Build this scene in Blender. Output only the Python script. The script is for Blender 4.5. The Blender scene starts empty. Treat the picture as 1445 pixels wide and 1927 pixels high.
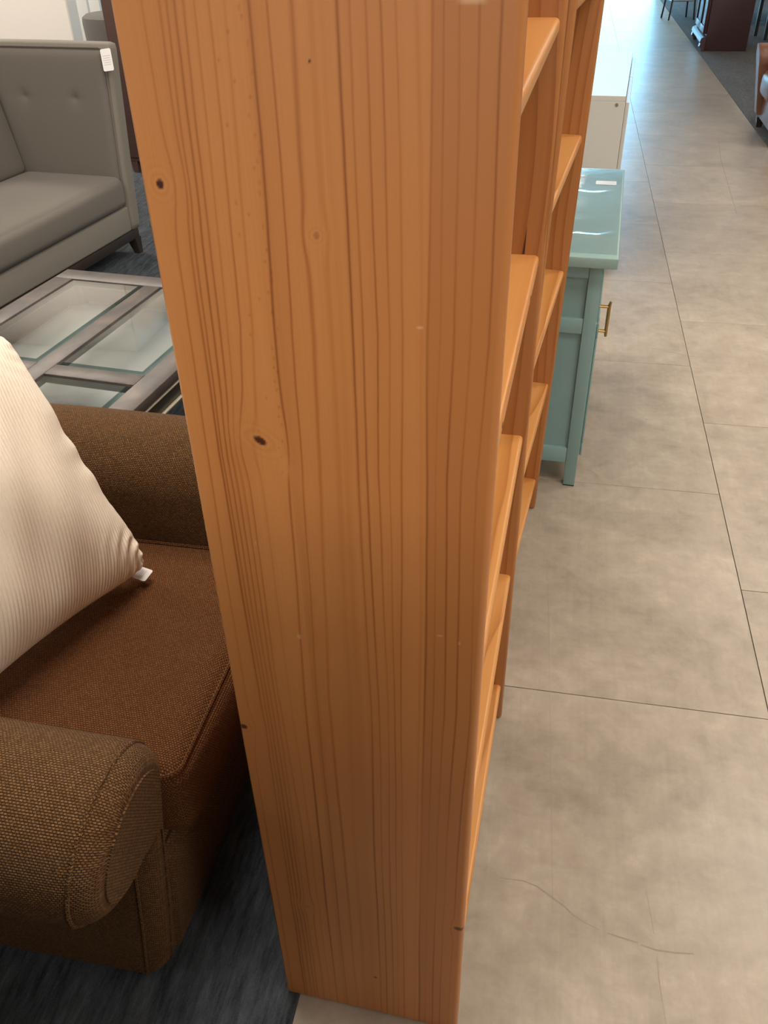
import bpy, bmesh, math, random
import numpy as np
from mathutils import Vector, Matrix

random.seed(7)
rng = np.random.default_rng(7)
S = bpy.context.scene
COL = S.collection
PI = math.pi

# ------------------------------------------------------------------ camera, world, light, exposure
cam_d = bpy.data.cameras.new('camera')
cam_d.sensor_fit = 'AUTO'; cam_d.sensor_width = 36.0
cam_d.lens = 1590.0 / 1927.0 * 36.0
cam_d.clip_start = 0.02; cam_d.clip_end = 200
cam = bpy.data.objects.new('camera', cam_d); COL.objects.link(cam)
F_, CX_, CY_ = 1590.0, 722.5, 963.5
dn = Vector((52.5, 2201.0, F_)).normalized()                # straight down, in camera axes (x right, y down, z forward)
fw = Vector((1100.16 - CX_, -194.12 - CY_, F_)); fw = (fw - dn * fw.dot(dn)).normalized()   # the aisle direction (+Y)
rt = dn.cross(fw)
if rt.x < 0: rt = -rt
Rw = Matrix((rt, fw, -dn))                                   # rows: world axes in camera coordinates
mw = Matrix.Identity(4)
for r in range(3):
    mw[r][0] = Rw[r][0]; mw[r][1] = -Rw[r][1]; mw[r][2] = -Rw[r][2]
mw[2][3] = 1.535
cam.matrix_world = mw
S.camera = cam

S.view_settings.view_transform = 'Standard'
S.view_settings.look = 'None'
S.view_settings.gamma = 1.0
S.view_settings.use_curve_mapping = False
S.view_settings.exposure = 0.0
S.cycles.use_denoising = True
S.cycles.max_bounces = 8
S.cycles.caustics_reflective = False
S.cycles.caustics_refractive = False

W = bpy.data.worlds.new('world'); S.world = W; W.use_nodes = True
bg = W.node_tree.nodes['Background']
bg.inputs[0].default_value = (0.30, 0.68, 1.0, 1); bg.inputs[1].default_value = 12.0

ROOM = dict(x0=-7.0, x1=8.0, y0=-12.0, y1=19.6, z=3.5)

def area(name, loc, sx, sy, power, col, rot=(0, 0, 0)):
    l = bpy.data.lights.new(name, 'AREA'); l.shape = 'RECTANGLE'; l.size = sx; l.size_y = sy
    l.energy = power; l.color = col
    o = bpy.data.objects.new(name, l); o.location = loc; o.rotation_euler = rot; COL.objects.link(o)
    return o

WARM = (1.0, 0.80, 0.58)
NEUT = (1.0, 0.90, 0.79)
LAMP = 60.0
for (lx, ly, k) in [(-3.0, -10.6, 3.4), (0.0, -10.0, 3.6), (3.0, -9.4, 2.4), (-2.2, -7.4, 2.8), (1.0, -6.4, 2.6), (-1.0, -4.4, 1.5), (0.6, -3.0, .5),  # unseen rear lamps, added to light the upper part of the near panel
                    (-3.6, -1.2, .45), (2.6, -1.0, .7), (4.8, -1.2, .6),
                    (-0.5, 1.3, .75), (0.95, 0.85, .85),  # unseen fill added over the pillow, seat, shelves and near floor
                    (-3.4, 2.2, .8), (-0.8, 3.0, .7), (2.0, 3.4, .9), (4.6, 2.2, .8),
                    (-3.4, 5.6, 1.2), (-5.4, 6.4, 1.6), (2.2, 6.2, .6), (5.0, 5.8, .5),  # leftmost lamp is fill added to brighten the cream partition wall
                    (-3.3, 8.9, .7), (-1.4, 9.6, .3), (2.4, 10.0, .3), (-0.2, 14.0, .2), (3.2, 14.6, .3), (2.9, 18.0, .3)]:  # first one is fill added for the partition's side face
    area('ceiling_and_fill_lamp', (lx, ly, ROOM['z'] - 0.03), 2.4 if ly < -2 else 1.2, 3.6 if ly < -4 else (2.4 if ly < -2 else 0.6), LAMP * k, WARM if (ly > 7) else NEUT)

# ------------------------------------------------------------------ helpers
def link(o, parent=None):
    COL.objects.link(o)
    if parent is not None: o.parent = parent
    return o

def tag(o, label=None, cat=None, group=None, kind=None):
    if label: o['label'] = label
    if cat: o['category'] = cat
    if group: o['group'] = group
    if kind: o['kind'] = kind
    return o

def thing(name, label, cat, loc=(0, 0, 0), rotz=0.0, group=None, tilt=None):
    o = bpy.data.objects.new(name, None); o.empty_display_size = 0.1
    COL.objects.link(o); o.location = loc
    o.rotation_euler = tilt if tilt else (0, 0, rotz)
    return tag(o, label, cat, group)

class G:
    """collects polygons with a UV per corner (metres)"""
    def __init__(s): s.v = []; s.f = []; s.uv = []
    def add(s, V, Fc, uv=None, grain='z'):
        o = len(s.v); V = [tuple(map(float, p)) for p in V]; s.v += V
        for fi, f in enumerate(Fc):
            s.f.append(tuple(i + o for i in f))
            if uv is not None and uv != 'box':
                s.uv.append([uv[i] for i in f])
            else:
                p = [Vector(V[i]) for i in f]
                n = (p[1] - p[0]).cross(p[-1] - p[0])
                s.uv.append([boxuv(q, n, grain) for q in p])
        return s
    def box(s, x0, x1, y0, y1, z0, z1, bev=0.0, seg=2, grain='z'):
        bm = bmesh.new(); bmesh.ops.create_cube(bm, size=1)
        for v in bm.verts:
            v.co = Vector(((x0 + x1) / 2 + v.co.x * (x1 - x0), (y0 + y1) / 2 + v.co.y * (y1 - y0), (z0 + z1) / 2 + v.co.z * (z1 - z0)))
        if bev > 0:
            bmesh.ops.bevel(bm, geom=list(bm.edges), offset=bev, segments=seg, profile=0.5, affect='EDGES', clamp_overlap=True)
        bm.verts.index_update()
        V = [v.co[:] for v in bm.verts]; Fc = [[v.index for v in f.verts] for f in bm.faces]; bm.free()
        return s.add(V, Fc, grain=grain)
    def grid(s, P, uv, closed_u=False):
        """P[i][j] points; uv[i][j]"""
        n, m = len(P), len(P[0]); V = [p for r in P for p in r]; U = [q for r in uv for q in r]
        Fc = []
        for i in range(n - 1 if not closed_u else n):
            for j in range(m - 1):
                a, b = i * m + j, ((i + 1) % n) * m + j
                Fc.append((a, b, b + 1, a + 1))
        return s.add(V, Fc, U)
    def tube(s, pts, r, n=8, closed=False):
        pts = [Vector(p) for p in pts]; N = len(pts); rings = []
        rr = r if isinstance(r, (list, tuple)) else [r] * N
        for i, p in enumerate(pts):
            a = pts[(i - 1) % N] if (closed or i > 0) else p
            b = pts[(i + 1) % N] if (closed or i < N - 1) else p
            t = (b - a).normalized(); up = Vector((0, 0, 1)) if abs(t.z) < 0.9 else Vector((1, 0, 0))
            x = t.cross(up).normalized(); y = x.cross(t)
            rings.append([p + (x * math.cos(2 * PI * k / n) + y * math.sin(2 * PI * k / n)) * rr[i] for k in range(n)])
        V = [q for rg in rings for q in rg]; Fc = []
        for i in range(N if closed else N - 1):
            for k in range(n):
                a, b = i * n + k, i * n + (k + 1) % n
                c, d = ((i + 1) % N) * n + (k + 1) % n, ((i + 1) % N) * n + k
                Fc.append((a, b, c, d))
        if not closed:
            Fc.append(tuple(range(n - 1, -1, -1))); Fc.append(tuple((N - 1) * n + k for k in range(n)))
        return s.add(V, Fc)
    def prism(s, outline, axis, a, b, grain='z'):
        """outline: list of 2D points extruded along axis between a and b"""
        n = len(outline)
        def P(q, t):
            if axis == 'x': return (t, q[0], q[1])
            if axis == 'y': return (q[0], t, q[1])
            return (q[0], q[1], t)
        V = [P(q, a) for q in outline] + [P(q, b) for q in outline]
        Fc = [(i, (i + 1) % n, n + (i + 1) % n, n + i) for i in range(n)] + [tuple(range(n - 1, -1, -1)), tuple(range(n, 2 * n))]
        return s.add(V, Fc, grain=grain)
    def taper(s, c0, h0, c1, h1):
        """frustum: rectangle half sizes h0 at centre c0 (bottom) to h1 at c1 (top)"""
        V = [(c[0] + sx * h[0], c[1] + sy * h[1], c[2]) for c, h in ((c0, h0), (c1, h1)) for sx, sy in ((-1, -1), (1, -1), (1, 1), (-1, 1))]
        Fc = [(3, 2, 1, 0), (4, 5, 6, 7)] + [(i, (i + 1) % 4, 4 + (i + 1) % 4, 4 + i) for i in range(4)]
        return s.add(V, Fc)

def boxuv(q, n, grain):
    ax = max(range(3), key=lambda k: abs(n[k]))
    g = 'xyz'.index(grain)
    o = [k for k in range(3) if k != ax]
    if g in o:
        u = [k for k in o if k != g][0]
        return (q[u] + 0.37 * ax, q[g])
    return (q[o[0]] + 0.37 * ax, q[o[1]])

def build(name, g, mat, parent=None, smooth=True, ang=38, uoff=None, fix=True):
    me = bpy.data.meshes.new(name)
    me.from_pydata(g.v, [], g.f)
    uvl = me.uv_layers.new(name='UVMap')
    ox, oy = uoff if uoff else (0, 0)
    flat = np.array([c for f in g.uv for c in f], dtype=np.float32) + np.array([ox, oy], dtype=np.float32)
    uvl.data.foreach_set('uv', flat.ravel())
    if fix:
        bm = bmesh.new(); bm.from_mesh(me); bmesh.ops.recalc_face_normals(bm, faces=bm.faces); bm.to_mesh(me); bm.free()
    if smooth:
        me.polygons.foreach_set('use_smooth', [True] * len(me.polygons))
        me.set_sharp_from_angle(angle=math.radians(ang))
    if mat: me.materials.append(mat)
    me.update()
    o = bpy.data.objects.new(name, me)
    return link(o, parent)

def rnd_uv(): return (random.uniform(0, 9), random.uniform(0, 9))

# ------------------------------------------------------------------ materials
class NT:
    def __init__(s, name):
        s.m = bpy.data.materials.new(name); s.m.use_nodes = True
        s.t = s.m.node_tree; s.b = s.t.nodes['Principled BSDF']; s.out = s.t.nodes['Material Output']
    def n(s, typ, **kw):
        nd = s.t.nodes.new(typ)
        for k, v in kw.items():
            if k.startswith('i_'):
                key = k[2:]; key = int(key) if key.isdigit() else key.replace('_', ' ')
                s.set(nd.inputs[key], v)
            else: setattr(nd, k, v)
        return nd
    def set(s, inp, v):
        if isinstance(v, bpy.types.NodeSocket): s.t.links.new(v, inp)
        elif isinstance(v, (tuple, list)) and len(v) == 3 and inp.type == 'RGBA': inp.default_value = (*v, 1)
        else: inp.default_value = v
    def math(s, op, a, b=0.0, c=None, clamp=False):
        nd = s.n('ShaderNodeMath', operation=op, use_clamp=clamp); s.set(nd.inputs[0], a); s.set(nd.inputs[1], b)
        if c is not None: s.set(nd.inputs[2], c)
        return nd.outputs[0]
    def mix(s, f, a, b, mode='MIX'):
        nd = s.n('ShaderNodeMix', data_type='RGBA', blend_type=mode)
        s.set(nd.inputs[0], f); s.set(nd.inputs[6], a); s.set(nd.inputs[7], b); return nd.outputs[2]
    def ramp(s, f, stops, interp='LINEAR'):
        nd = s.n('ShaderNodeValToRGB'); nd.color_ramp.interpolation = interp; el = nd.color_ramp.elements
        while len(el) < len(stops): el.new(0.5)
        for e, (p, c) in zip(el, stops):
            e.position = p; e.color = (*c, 1) if len(c) == 3 else c
        s.set(nd.inputs[0], f); return nd.outputs[0]
    def uv(s, sx=1, sy=1, sz=1, src='UV', rot=0):
        tc = s.n('ShaderNodeTexCoord'); mp = s.n('ShaderNodeMapping')
        mp.inputs['Scale'].default_value = (sx, sy, sz); mp.inputs['Rotation'].default_value = (0, 0, rot)
        s.t.links.new(tc.outputs[src], mp.inputs[0]); return mp.outputs[0]
    def noise(s, vec, scale=5, detail=3, rough=0.5, dist=0.0):
        nd = s.n('ShaderNodeTexNoise', i_Scale=scale, i_Detail=detail, i_Roughness=rough, i_Distortion=dist)
        s.t.links.new(vec, nd.inputs['Vector']); return nd.outputs[0]
    def bump(s, h, strength=0.3, dist=0.01):
        nd = s.n('ShaderNodeBump', i_Strength=strength, i_Distance=dist, i_Height=h)
        s.t.links.new(nd.outputs[0], s.b.inputs['Normal'])
    def p(s, **kw):
        for k, v in kw.items(): s.set(s.b.inputs[k.replace('_', ' ')], v)
        return s.m

def plain(name, col, rough=0.5, metal=0.0, spec=0.5, mottle=0.12, scale=30, **kw):
    k = NT(name); nz = k.noise(k.uv(src='Object'), scale, 4, 0.6)
    c = k.mix(nz, tuple(x * (1 - mottle) for x in col), tuple(min(1, x * (1 + mottle)) for x in col))
    return k.p(Base_Color=c, Roughness=rough, Metallic=metal, Specular_IOR_Level=spec, **kw)

PINE_L = (0.60, 0.270, 0.092); PINE_M = (0.49, 0.195, 0.055); PINE_D = (0.25, 0.078, 0.018)

def mat_pine(name='pine_varnished_shaded', ring=16.0, light=(1, 1, 1), wav=0.75):
    """rings cut along the board: UV.y runs along the grain"""
    k = NT(name)
    v = k.uv(1, 0.075, 1)
    warp = k.noise(v, 4.0, 2, 0.5)
    sep = k.n('ShaderNodeSeparateXYZ'); k.t.links.new(v, sep.inputs[0])
    lowf = k.noise(k.uv(1.0, 0.28, 1), 3.2, 2, 0.45)
    f = k.math('ADD', k.math('MULTIPLY', sep.outputs[0], ring * 2.2), k.math('MULTIPLY', lowf, ring * wav))
    f = k.math('ADD', f, k.math('MULTIPLY', warp, 1.5))
    fr = k.math('FRACT', f)
    latew = k.ramp(fr, [(0.0, (0.05,) * 3), (0.55, (0.12,) * 3), (0.86, (0.62,) * 3), (0.93, (0.85,) * 3), (0.97, (0.2,) * 3), (1.0, (0.05,) * 3)])
    fib = k.noise(k.uv(260, 5, 1), 1.0, 2, 0.5)
    fac = k.math('ADD', k.math('MULTIPLY', latew, 0.8), k.math('MULTIPLY', k.math('SUBTRACT', fib, 0.5), 0.25), clamp=True)
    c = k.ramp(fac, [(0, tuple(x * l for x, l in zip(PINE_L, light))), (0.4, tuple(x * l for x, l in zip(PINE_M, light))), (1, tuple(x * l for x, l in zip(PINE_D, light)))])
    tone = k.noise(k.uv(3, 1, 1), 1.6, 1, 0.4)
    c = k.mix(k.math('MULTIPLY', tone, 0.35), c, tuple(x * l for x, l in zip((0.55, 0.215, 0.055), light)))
    k.bump(fac, 0.06, 0.002)
    return k.p(Base_Color=c, Roughness=0.33, Specular_IOR_Level=0.45)

def mat_pine_panel():
    """wide glued panel: the figure of the boards is stored per vertex in the attributes grain / knot / tint"""
    k = NT('pine_panel')
    g = k.n('ShaderNodeAttribute', attribute_name='grain').outputs['Fac']
    kn = k.n('ShaderNodeAttribute', attribute_name='knot').outputs['Fac']
    tn = k.n('ShaderNodeAttribute', attribute_name='tint').outputs['Fac']
    sc = k.n('ShaderNodeAttribute', attribute_name='scuff').outputs['Fac']
    fib = k.noise(k.uv(420, 7, 1, src='Object'), 1.0, 3, 0.55)
    mp = k.uv(480, 480, 6, src='Object'); fib = k.noise(mp, 1.0, 3, 0.55)
    fac = k.math('ADD', g, k.math('MULTIPLY', k.math('SUBTRACT', fib, 0.5), 0.22), clamp=True)
    c = k.ramp(fac, [(0, PINE_L), (0.35, (0.475, 0.188, 0.055)), (1, (0.200, 0.060, 0.014))])
    c = k.mix(k.math('MULTIPLY', tn, k.math('SUBTRACT', 1.0, k.math('MULTIPLY', fac, 0.85))), c, (0.31, 0.115, 0.032))
    blot = k.noise(k.uv(9, 9, 2.2, src='Object'), 1.0, 3, 0.5)
    c = k.mix(k.math('MULTIPLY', blot, 0.35), c, (0.46, 0.165, 0.045))
    c = k.mix(kn, c, (0.050, 0.012, 0.007))
    c = k.mix(sc, c, (0.80, 0.55, 0.35))
    k.bump(fac, 0.05, 0.002)
    return k.p(Base_Color=c, Roughness=0.40, Specular_IOR_Level=0.42)

def mat_tile():
    k = NT('floor_tile_vinyl')
    oi = k.n('ShaderNodeObjectInfo')
    tc = k.n('ShaderNodeTexCoord'); add = k.n('ShaderNodeVectorMath', operation='ADD')
    rv = k.n('ShaderNodeVectorMath', operation='SCALE'); rv.inputs[3].default_value = 37.0
    cx = k.n('ShaderNodeCombineXYZ'); k.t.links.new(oi.outputs['Random'], cx.inputs[0]); k.t.links.new(oi.outputs['Random'], cx.inputs[1])
    k.t.links.new(cx.outputs[0], rv.inputs[0]); k.t.links.new(tc.outputs['Object'], add.inputs[0]); k.t.links.new(rv.outputs[0], add.inputs[1])
    P = add.outputs[0]
    a = k.noise(P, 3.6, 6, 0.64, 0.4); b = k.noise(P, 15, 6, 0.70, 0.3)
    st = k.n('ShaderNodeMapping'); st.inputs['Scale'].default_value = (90, 2.2, 1); k.t.links.new(P, st.inputs[0])
    s1 = k.noise(st.outputs[0], 1.0, 3, 0.6)
    st2 = k.n('ShaderNodeMapping'); st2.inputs['Scale'].default_value = (2.0, 60, 1); k.t.links.new(P, st2.inputs[0])
    s2 = k.noise(st2.outputs[0], 1.0, 3, 0.6)
    t = k.math('ADD', k.math('MULTIPLY', a, 0.55), k.math('MULTIPLY', b, 0.45))
    t = k.math('ADD', t, k.math('MULTIPLY', k.math('SUBTRACT', s1, 0.5), 0.10))
    t = k.math('ADD', t, k.math('MULTIPLY', k.math('SUBTRACT', s2, 0.5), 0.06))
    c = k.ramp(t, [(0.30, (0.230, 0.187, 0.144)), (0.46, (0.325, 0.271, 0.212)), (0.56, (0.375, 0.318, 0.252)), (0.72, (0.49, 0.42, 0.338))])
    # small dark specks
    vo = k.n('ShaderNodeTexVoronoi', i_Scale=7.0); k.t.links.new(P, vo.inputs['Vector'])
    sp = k.ramp(vo.outputs['Distance'], [(0.0, (.9,) * 3), (0.022, (0.6,) * 3), (0.036, (0,) * 3)])
    c = k.mix(k.math('MULTIPLY', sp, k.ramp(b, [(0.5, (0,) * 3), (0.62, (0.7,) * 3)])), c, (0.17, 0.125, 0.09))
    tintv = k.math('MULTIPLY', k.math('SUBTRACT', oi.outputs['Random'], 0.5), 0.10)
    hs = k.n('ShaderNodeHueSaturation', i_Color=c); k.set(hs.inputs['Value'], k.math('ADD', 1.0, tintv))
    k.bump(k.math('ADD', b, s1), 0.04, 0.003)
    ro = k.math('ADD', 0.25, k.math('MULTIPLY', b, 0.18))
    return k.p(Base_Color=hs.outputs[0], Roughness=ro, Specular_IOR_Level=0.5)

def mat_carpet(name, dark, light, rot=0.0):
    k = NT(name)
    st = k.noise(k.uv(60, 9, 1, src='Object', rot=rot), 1.0, 5, 0.75)
    fine = k.noise(k.uv(src='Object'), 900, 2, 0.6)
    big = k.noise(k.uv(9, 1.5, 1, src='Object', rot=rot), 1.0, 3, 0.6)
    f = k.math('ADD', k.math('MULTIPLY', st, 0.7), k.math('MULTIPLY', fine, 0.35))
    f = k.math('ADD', f, k.math('MULTIPLY', k.math('SUBTRACT', big, 0.5), 0.25))
    c = k.ramp(f, [(0.36, dark), (0.56, tuple((a + b) / 2 for a, b in zip(dark, light))), (0.72, light)])
    k.bump(f, 0.8, 0.01)
    return k.p(Base_Color=c, Roughness=0.95, Specular_IOR_Level=0.1)

def mat_weave(name, lo, hi, groove, w=0.0050, h=0.0036, strength=0.9):
    k = NT(name)
    br = k.n('ShaderNodeTexBrick', offset=0.5, i_Scale=1.0)
    k.t.links.new(k.uv(1, 1, 1), br.inputs['Vector'])
    br.inputs['Mortar Size'].default_value = 0.0012; br.inputs['Mortar Smooth'].default_value = 1.0
    br.inputs['Brick Width'].default_value = w; br.inputs['Row Height'].default_value = h
    k.set(br.inputs['Color1'], lo); k.set(br.inputs['Color2'], hi); k.set(br.inputs['Mortar'], groove)
    nz = k.noise(k.uv(1, 1, 1), 55, 3, 0.6)
    c = k.mix(k.math('MULTIPLY', nz, 0.55), br.outputs['Color'], lo)
    fl = k.noise(k.uv(1, 1, 1), 420, 2, 0.5)
    c = k.mix(k.ramp(fl, [(0.58, (0,) * 3), (0.72, (0.6,) * 3)]), c, tuple(min(1, x * 1.5) for x in hi))
    k.bump(k.math('SUBTRACT', 1.0, br.outputs['Fac']), strength, 0.002)
    return k.p(Base_Color=c, Roughness=0.85, Specular_IOR_Level=0.10, Sheen_Weight=0.03, Sheen_Roughness=0.4)

def mat_linen(name, col, sc=1400):
    k = NT(name)
    a = k.noise(k.uv(1, 0.12, 1), sc, 2, 0.6); b = k.noise(k.uv(0.12, 1, 1), sc, 2, 0.6)
    f = k.math('MULTIPLY', k.math('ADD', a, b), 0.5)
    c = k.ramp(f, [(0.3, tuple(x * 0.72 for x in col)), (0.7, tuple(x * 1.22 for x in col))])
    k.bump(f, 0.25, 0.002)
    return k.p(Base_Color=c, Roughness=0.9, Specular_IOR_Level=0.12, Sheen_Weight=0.12)

def mat_glass(name, tint=(0.93, 0.97, 0.96), gloss=1.0, rough=0.0, bump=None):
    """thin pane: what passes straight through plus the mirror part by Fresnel"""
    k = NT(name); k.t.nodes.remove(k.b)
    tr = k.n('ShaderNodeBsdfTransparent'); tr.inputs[0].default_value = (*tint, 1)
    gl = k.n('ShaderNodeBsdfGlossy'); gl.inputs['Roughness'].default_value = rough; gl.inputs[0].default_value = (1, 1, 1, 1)
    fr = k.n('ShaderNodeFresnel'); bf = k.n('ShaderNodeNewGeometry').outputs['Backfacing']
    k.set(fr.inputs[0], k.math('ADD', k.math('MULTIPLY', bf, 1 / 1.52 - 1.52), 1.52))
    if bump:
        nz = k.noise(k.uv(*bump[:3], src='Object'), 1.0, 3, 0.55, 0.6)
        bp = k.n('ShaderNodeBump', i_Strength=bump[3], i_Distance=bump[4], i_Height=nz)
        k.t.links.new(bp.outputs[0], gl.inputs['Normal']); k.t.links.new(bp.outputs[0], fr.inputs['Normal'])
    mx = k.n('ShaderNodeMixShader'); k.set(mx.inputs[0], k.math('MULTIPLY', fr.outputs[0], gloss, clamp=True))
    k.t.links.new(tr.outputs[0], mx.inputs[1]); k.t.links.new(gl.outputs[0], mx.inputs[2])
    k.t.links.new(mx.outputs[0], k.out.inputs[0])
    return k.m

M = {}
M['pine'] = mat_pine(ring=22.0, light=(0.66, 0.62, 0.56), wav=0.22)  # same wood as the shelves, darkened to paint in the shade of inner sides
M['pine_shelf_lit'] = mat_pine('pine_shelf_lit_figure', ring=7.0, light=(1.03, 1.10, 1.0), wav=0.6)  # same wood, lightened to paint in the light falling from above
M['pine_panel'] = mat_pine_panel()
M['tile'] = mat_tile()
M['joint'] = plain('floor_joint', (0.10, 0.085, 0.07), 0.9)
M['carpet'] = mat_carpet('carpet_blue_grey', (0.016, 0.020, 0.025), (0.140, 0.157, 0.176))
M['carpet2'] = mat_carpet('carpet_far_grey', (0.105, 0.102, 0.100), (0.22, 0.212, 0.205))
M['wall'] = plain('wall_paint', (0.78, 0.74, 0.69), 0.85, mottle=0.03)
M['ceiling'] = plain('ceiling_paint', (0.80, 0.78, 0.74), 0.9, mottle=0.04)
M['brown'] = mat_weave('chenille_brown', (0.148, 0.074, 0.028), (0.290, 0.160, 0.072), (0.040, 0.018, 0.007))
M['brown_seat'] = mat_weave('chenille_brown_seat', (0.175, 0.070, 0.025), (0.275, 0.122, 0.050), (0.060, 0.022, 0.008), w=0.0046, h=0.0038)
M['sofa'] = mat_linen('grey_linen', (0.165, 0.150, 0.130))
M['sofa_trim'] = mat_linen('grey_linen_light', (0.225, 0.206, 0.175))
M['darkwood'] = plain('espresso_wood', (0.032, 0.022, 0.016), 0.38, mottle=0.3, scale=18)
M['cord'] = plain('corduroy_cream', (0.86, 0.785, 0.655), 0.95, spec=0.1, mottle=0.06, scale=160, Sheen_Weight=0.2)
M['tagw'] = plain('white_card', (0.82, 0.81, 0.80), 0.6, mottle=0.03)
M['print'] = plain('grey_print', (0.58, 0.57, 0.58), 0.7)
M['knotm'] = plain('dark_knot', (0.045, 0.016, 0.008), 0.6)
M['holegrey'] = plain('grey_hole', (0.14, 0.135, 0.13), 0.7)
M['printdark'] = plain('dark_print', (0.10, 0.09, 0.09), 0.7)

def mat_foil():
    k = NT('table_grey_leaf'); P = k.uv(src='Object')
    a = k.noise(P, 9, 5, 0.6, 0.5); b = k.noise(P, 60, 3, 0.6)
    c = k.ramp(a, [(0.30, (0.050, 0.043, 0.040)), (0.48, (0.088, 0.076, 0.069)), (0.58, (0.110, 0.088, 0.078)), (0.70, (0.16, 0.128, 0.108))])
    c = k.mix(k.math('MULTIPLY', b, 0.35), c, (0.08, 0.07, 0.065))
    return k.p(Base_Color=c, Roughness=0.42, Metallic=0.15, Specular_IOR_Level=0.5)
M['foil'] = mat_foil()
M['gold'] = plain('pale_gold_trim', (0.90, 0.84, 0.66), 0.35, metal=0.45, mottle=0.05)
M['brass'] = plain('aged_brass', (0.42, 0.27, 0.10), 0.35, metal=1.0, mottle=0.2)
M['glass'] = mat_glass('table_glass', (0.965, 0.985, 0.98), 1.6, 0.0)
M['bevel'] = mat_glass('bevelled_glass_edge', (0.30, 0.42, 0.41), 2.4, 0.05)
M['film'] = mat_glass('clear_plastic_film', (0.97, 0.98, 0.98), 1.5, 0.10, bump=(5, 4, 4, 0.25, 0.01))
M['shelfgrey'] = plain('pale_grey_shelf', (0.46, 0.47, 0.46), 0.55, mottle=0.12, scale=9)
M['teal'] = plain('teal_paint', (0.185, 0.300, 0.295), 0.42, mottle=0.06, scale=14)
M['teal_top_lit'] = plain('teal_paint_top_lit', (0.215, 0.325, 0.310), 0.34, mottle=0.08, scale=25)  # same teal paint, lightened to put the top's reflected light into the colour
M['white_lam'] = plain('white_laminate', (0.46, 0.45, 0.415), 0.30, spec=0.28, mottle=0.02)
M['mahog'] = plain('mahogany_dark', (0.050, 0.024, 0.028), 0.40, mottle=0.25, scale=10)
M['black'] = plain('black_metal', (0.012, 0.013, 0.016), 0.4, mottle=0.2)
M['greyfab'] = mat_linen('grey_felt', (0.125, 0.122, 0.115))
M['leather'] = plain('brown_leather', (0.165, 0.075, 0.045), 0.42, mottle=0.35, scale=7)
M['green'] = plain('dark_green_fabric', (0.050, 0.075, 0.062), 0.8, mottle=0.2)
M['brownwood'] = plain('brown_wood', (0.105, 0.055, 0.045), 0.5, mottle=0.2, scale=12)
M['whitep'] = plain('white_painted_wood', (0.70, 0.71, 0.70), 0.5, mottle=0.03)
M['rubber'] = plain('black_rubber', (0.012, 0.012, 0.012), 0.7)
M['scuffm'] = plain('grey_scuff', (0.27, 0.215, 0.17), 0.6, mottle=0.25, scale=120)
M['winframe'] = plain('aluminium_frame', (0.35, 0.36, 0.37), 0.4, metal=0.6)
M['pane'] = mat_glass('window_glass', (0.96, 0.98, 0.98), 1.0)

# ------------------------------------------------------------------ the setting
fl = bpy.data.objects.new('floor', None); COL.objects.link(fl); tag(fl, 'aisle floor of large square beige stone-look vinyl tiles', kind='structure')
T = 0.918; GAP = 0.0010
tg = G().box(GAP, T - GAP, GAP, T - GAP, -0.004, 0.0, 0.0006, 1)
t0 = build('tile', tg, M['tile'], fl)
XL, XM = -0.322, 0.596
first = True
for cx, off in ((XL, 1.428), (XM, 1.884)):
    n0 = -5
    for k in range(n0, 20):
        y = off + k * T
        if y > ROOM['y1']: continue
        o = t0 if first else t0.copy()
        if not first: COL.objects.link(o); o.parent = fl
        first = False
        o.location = (cx, y, 0)
build('subfloor', G().box(ROOM['x0'], ROOM['x1'], ROOM['y0'], ROOM['y1'] + .4, -0.12, -0.0045), M['joint'], fl, smooth=False)

cl = build('carpet', G().box(ROOM['x0'], -0.304, ROOM['y0'], ROOM['y1'], -0.004, 0.003), M['carpet'], smooth=False)
tag(cl, 'dark blue-grey carpet under the armchair, table and grey sofa', kind='structure')
cr = build('carpet', G().box(1.514, ROOM['x1'], ROOM['y0'], ROOM['y1'], -0.004, 0.003), M['carpet2'], smooth=False)
tag(cr, 'plain grey carpet beyond the aisle under the far dark cabinet', kind='structure')

def struct(name, g, mat, label, parent=None):
    o = build(name, g, mat, parent, smooth=False)
    if parent is None: tag(o, label, kind='structure')
    return o
R = ROOM
struct('ceiling', G().box(R['x0'] - .2, R['x1'] + .2, R['y0'] - .2, R['y1'] + .2, R['z'], R['z'] + .1), M['ceiling'], 'white ceiling over the showroom')
struct('wall_front', G().box(R['x0'] - .2, R['x1'] + .2, R['y0'] - .2, R['y0'], 0, R['z']), M['wall'], 'pale wall behind the viewer')
struct('wall_right', G().box(R['x1'], R['x1'] + .2, R['y0'], R['y1'], 0, R['z']), M['wall'], 'pale wall far on the right')
struct('wall_left', G().box(R['x0'] - .2, R['x0'], R['y0'], R['y1'], 0, R['z']), M['wall'], 'pale wall far on the left')
struct('wall_partition', G().box(R['x0'], -4.52, 8.2, 10.6, 0, R['z'], 0.01, 1), M['wall'], 'cream partition wall with a corner behind the grey sofa')
struct('shade_blocker', G().box(-1.9, 0.10, -0.40, 0.0, 0, 1.20, 0.01, 1), M['darkwood'], 'added chest-high dark blocker, unseen behind the viewer, shading the pine panel')  # added out of view to shade the foot of the near panel and its floor
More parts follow.
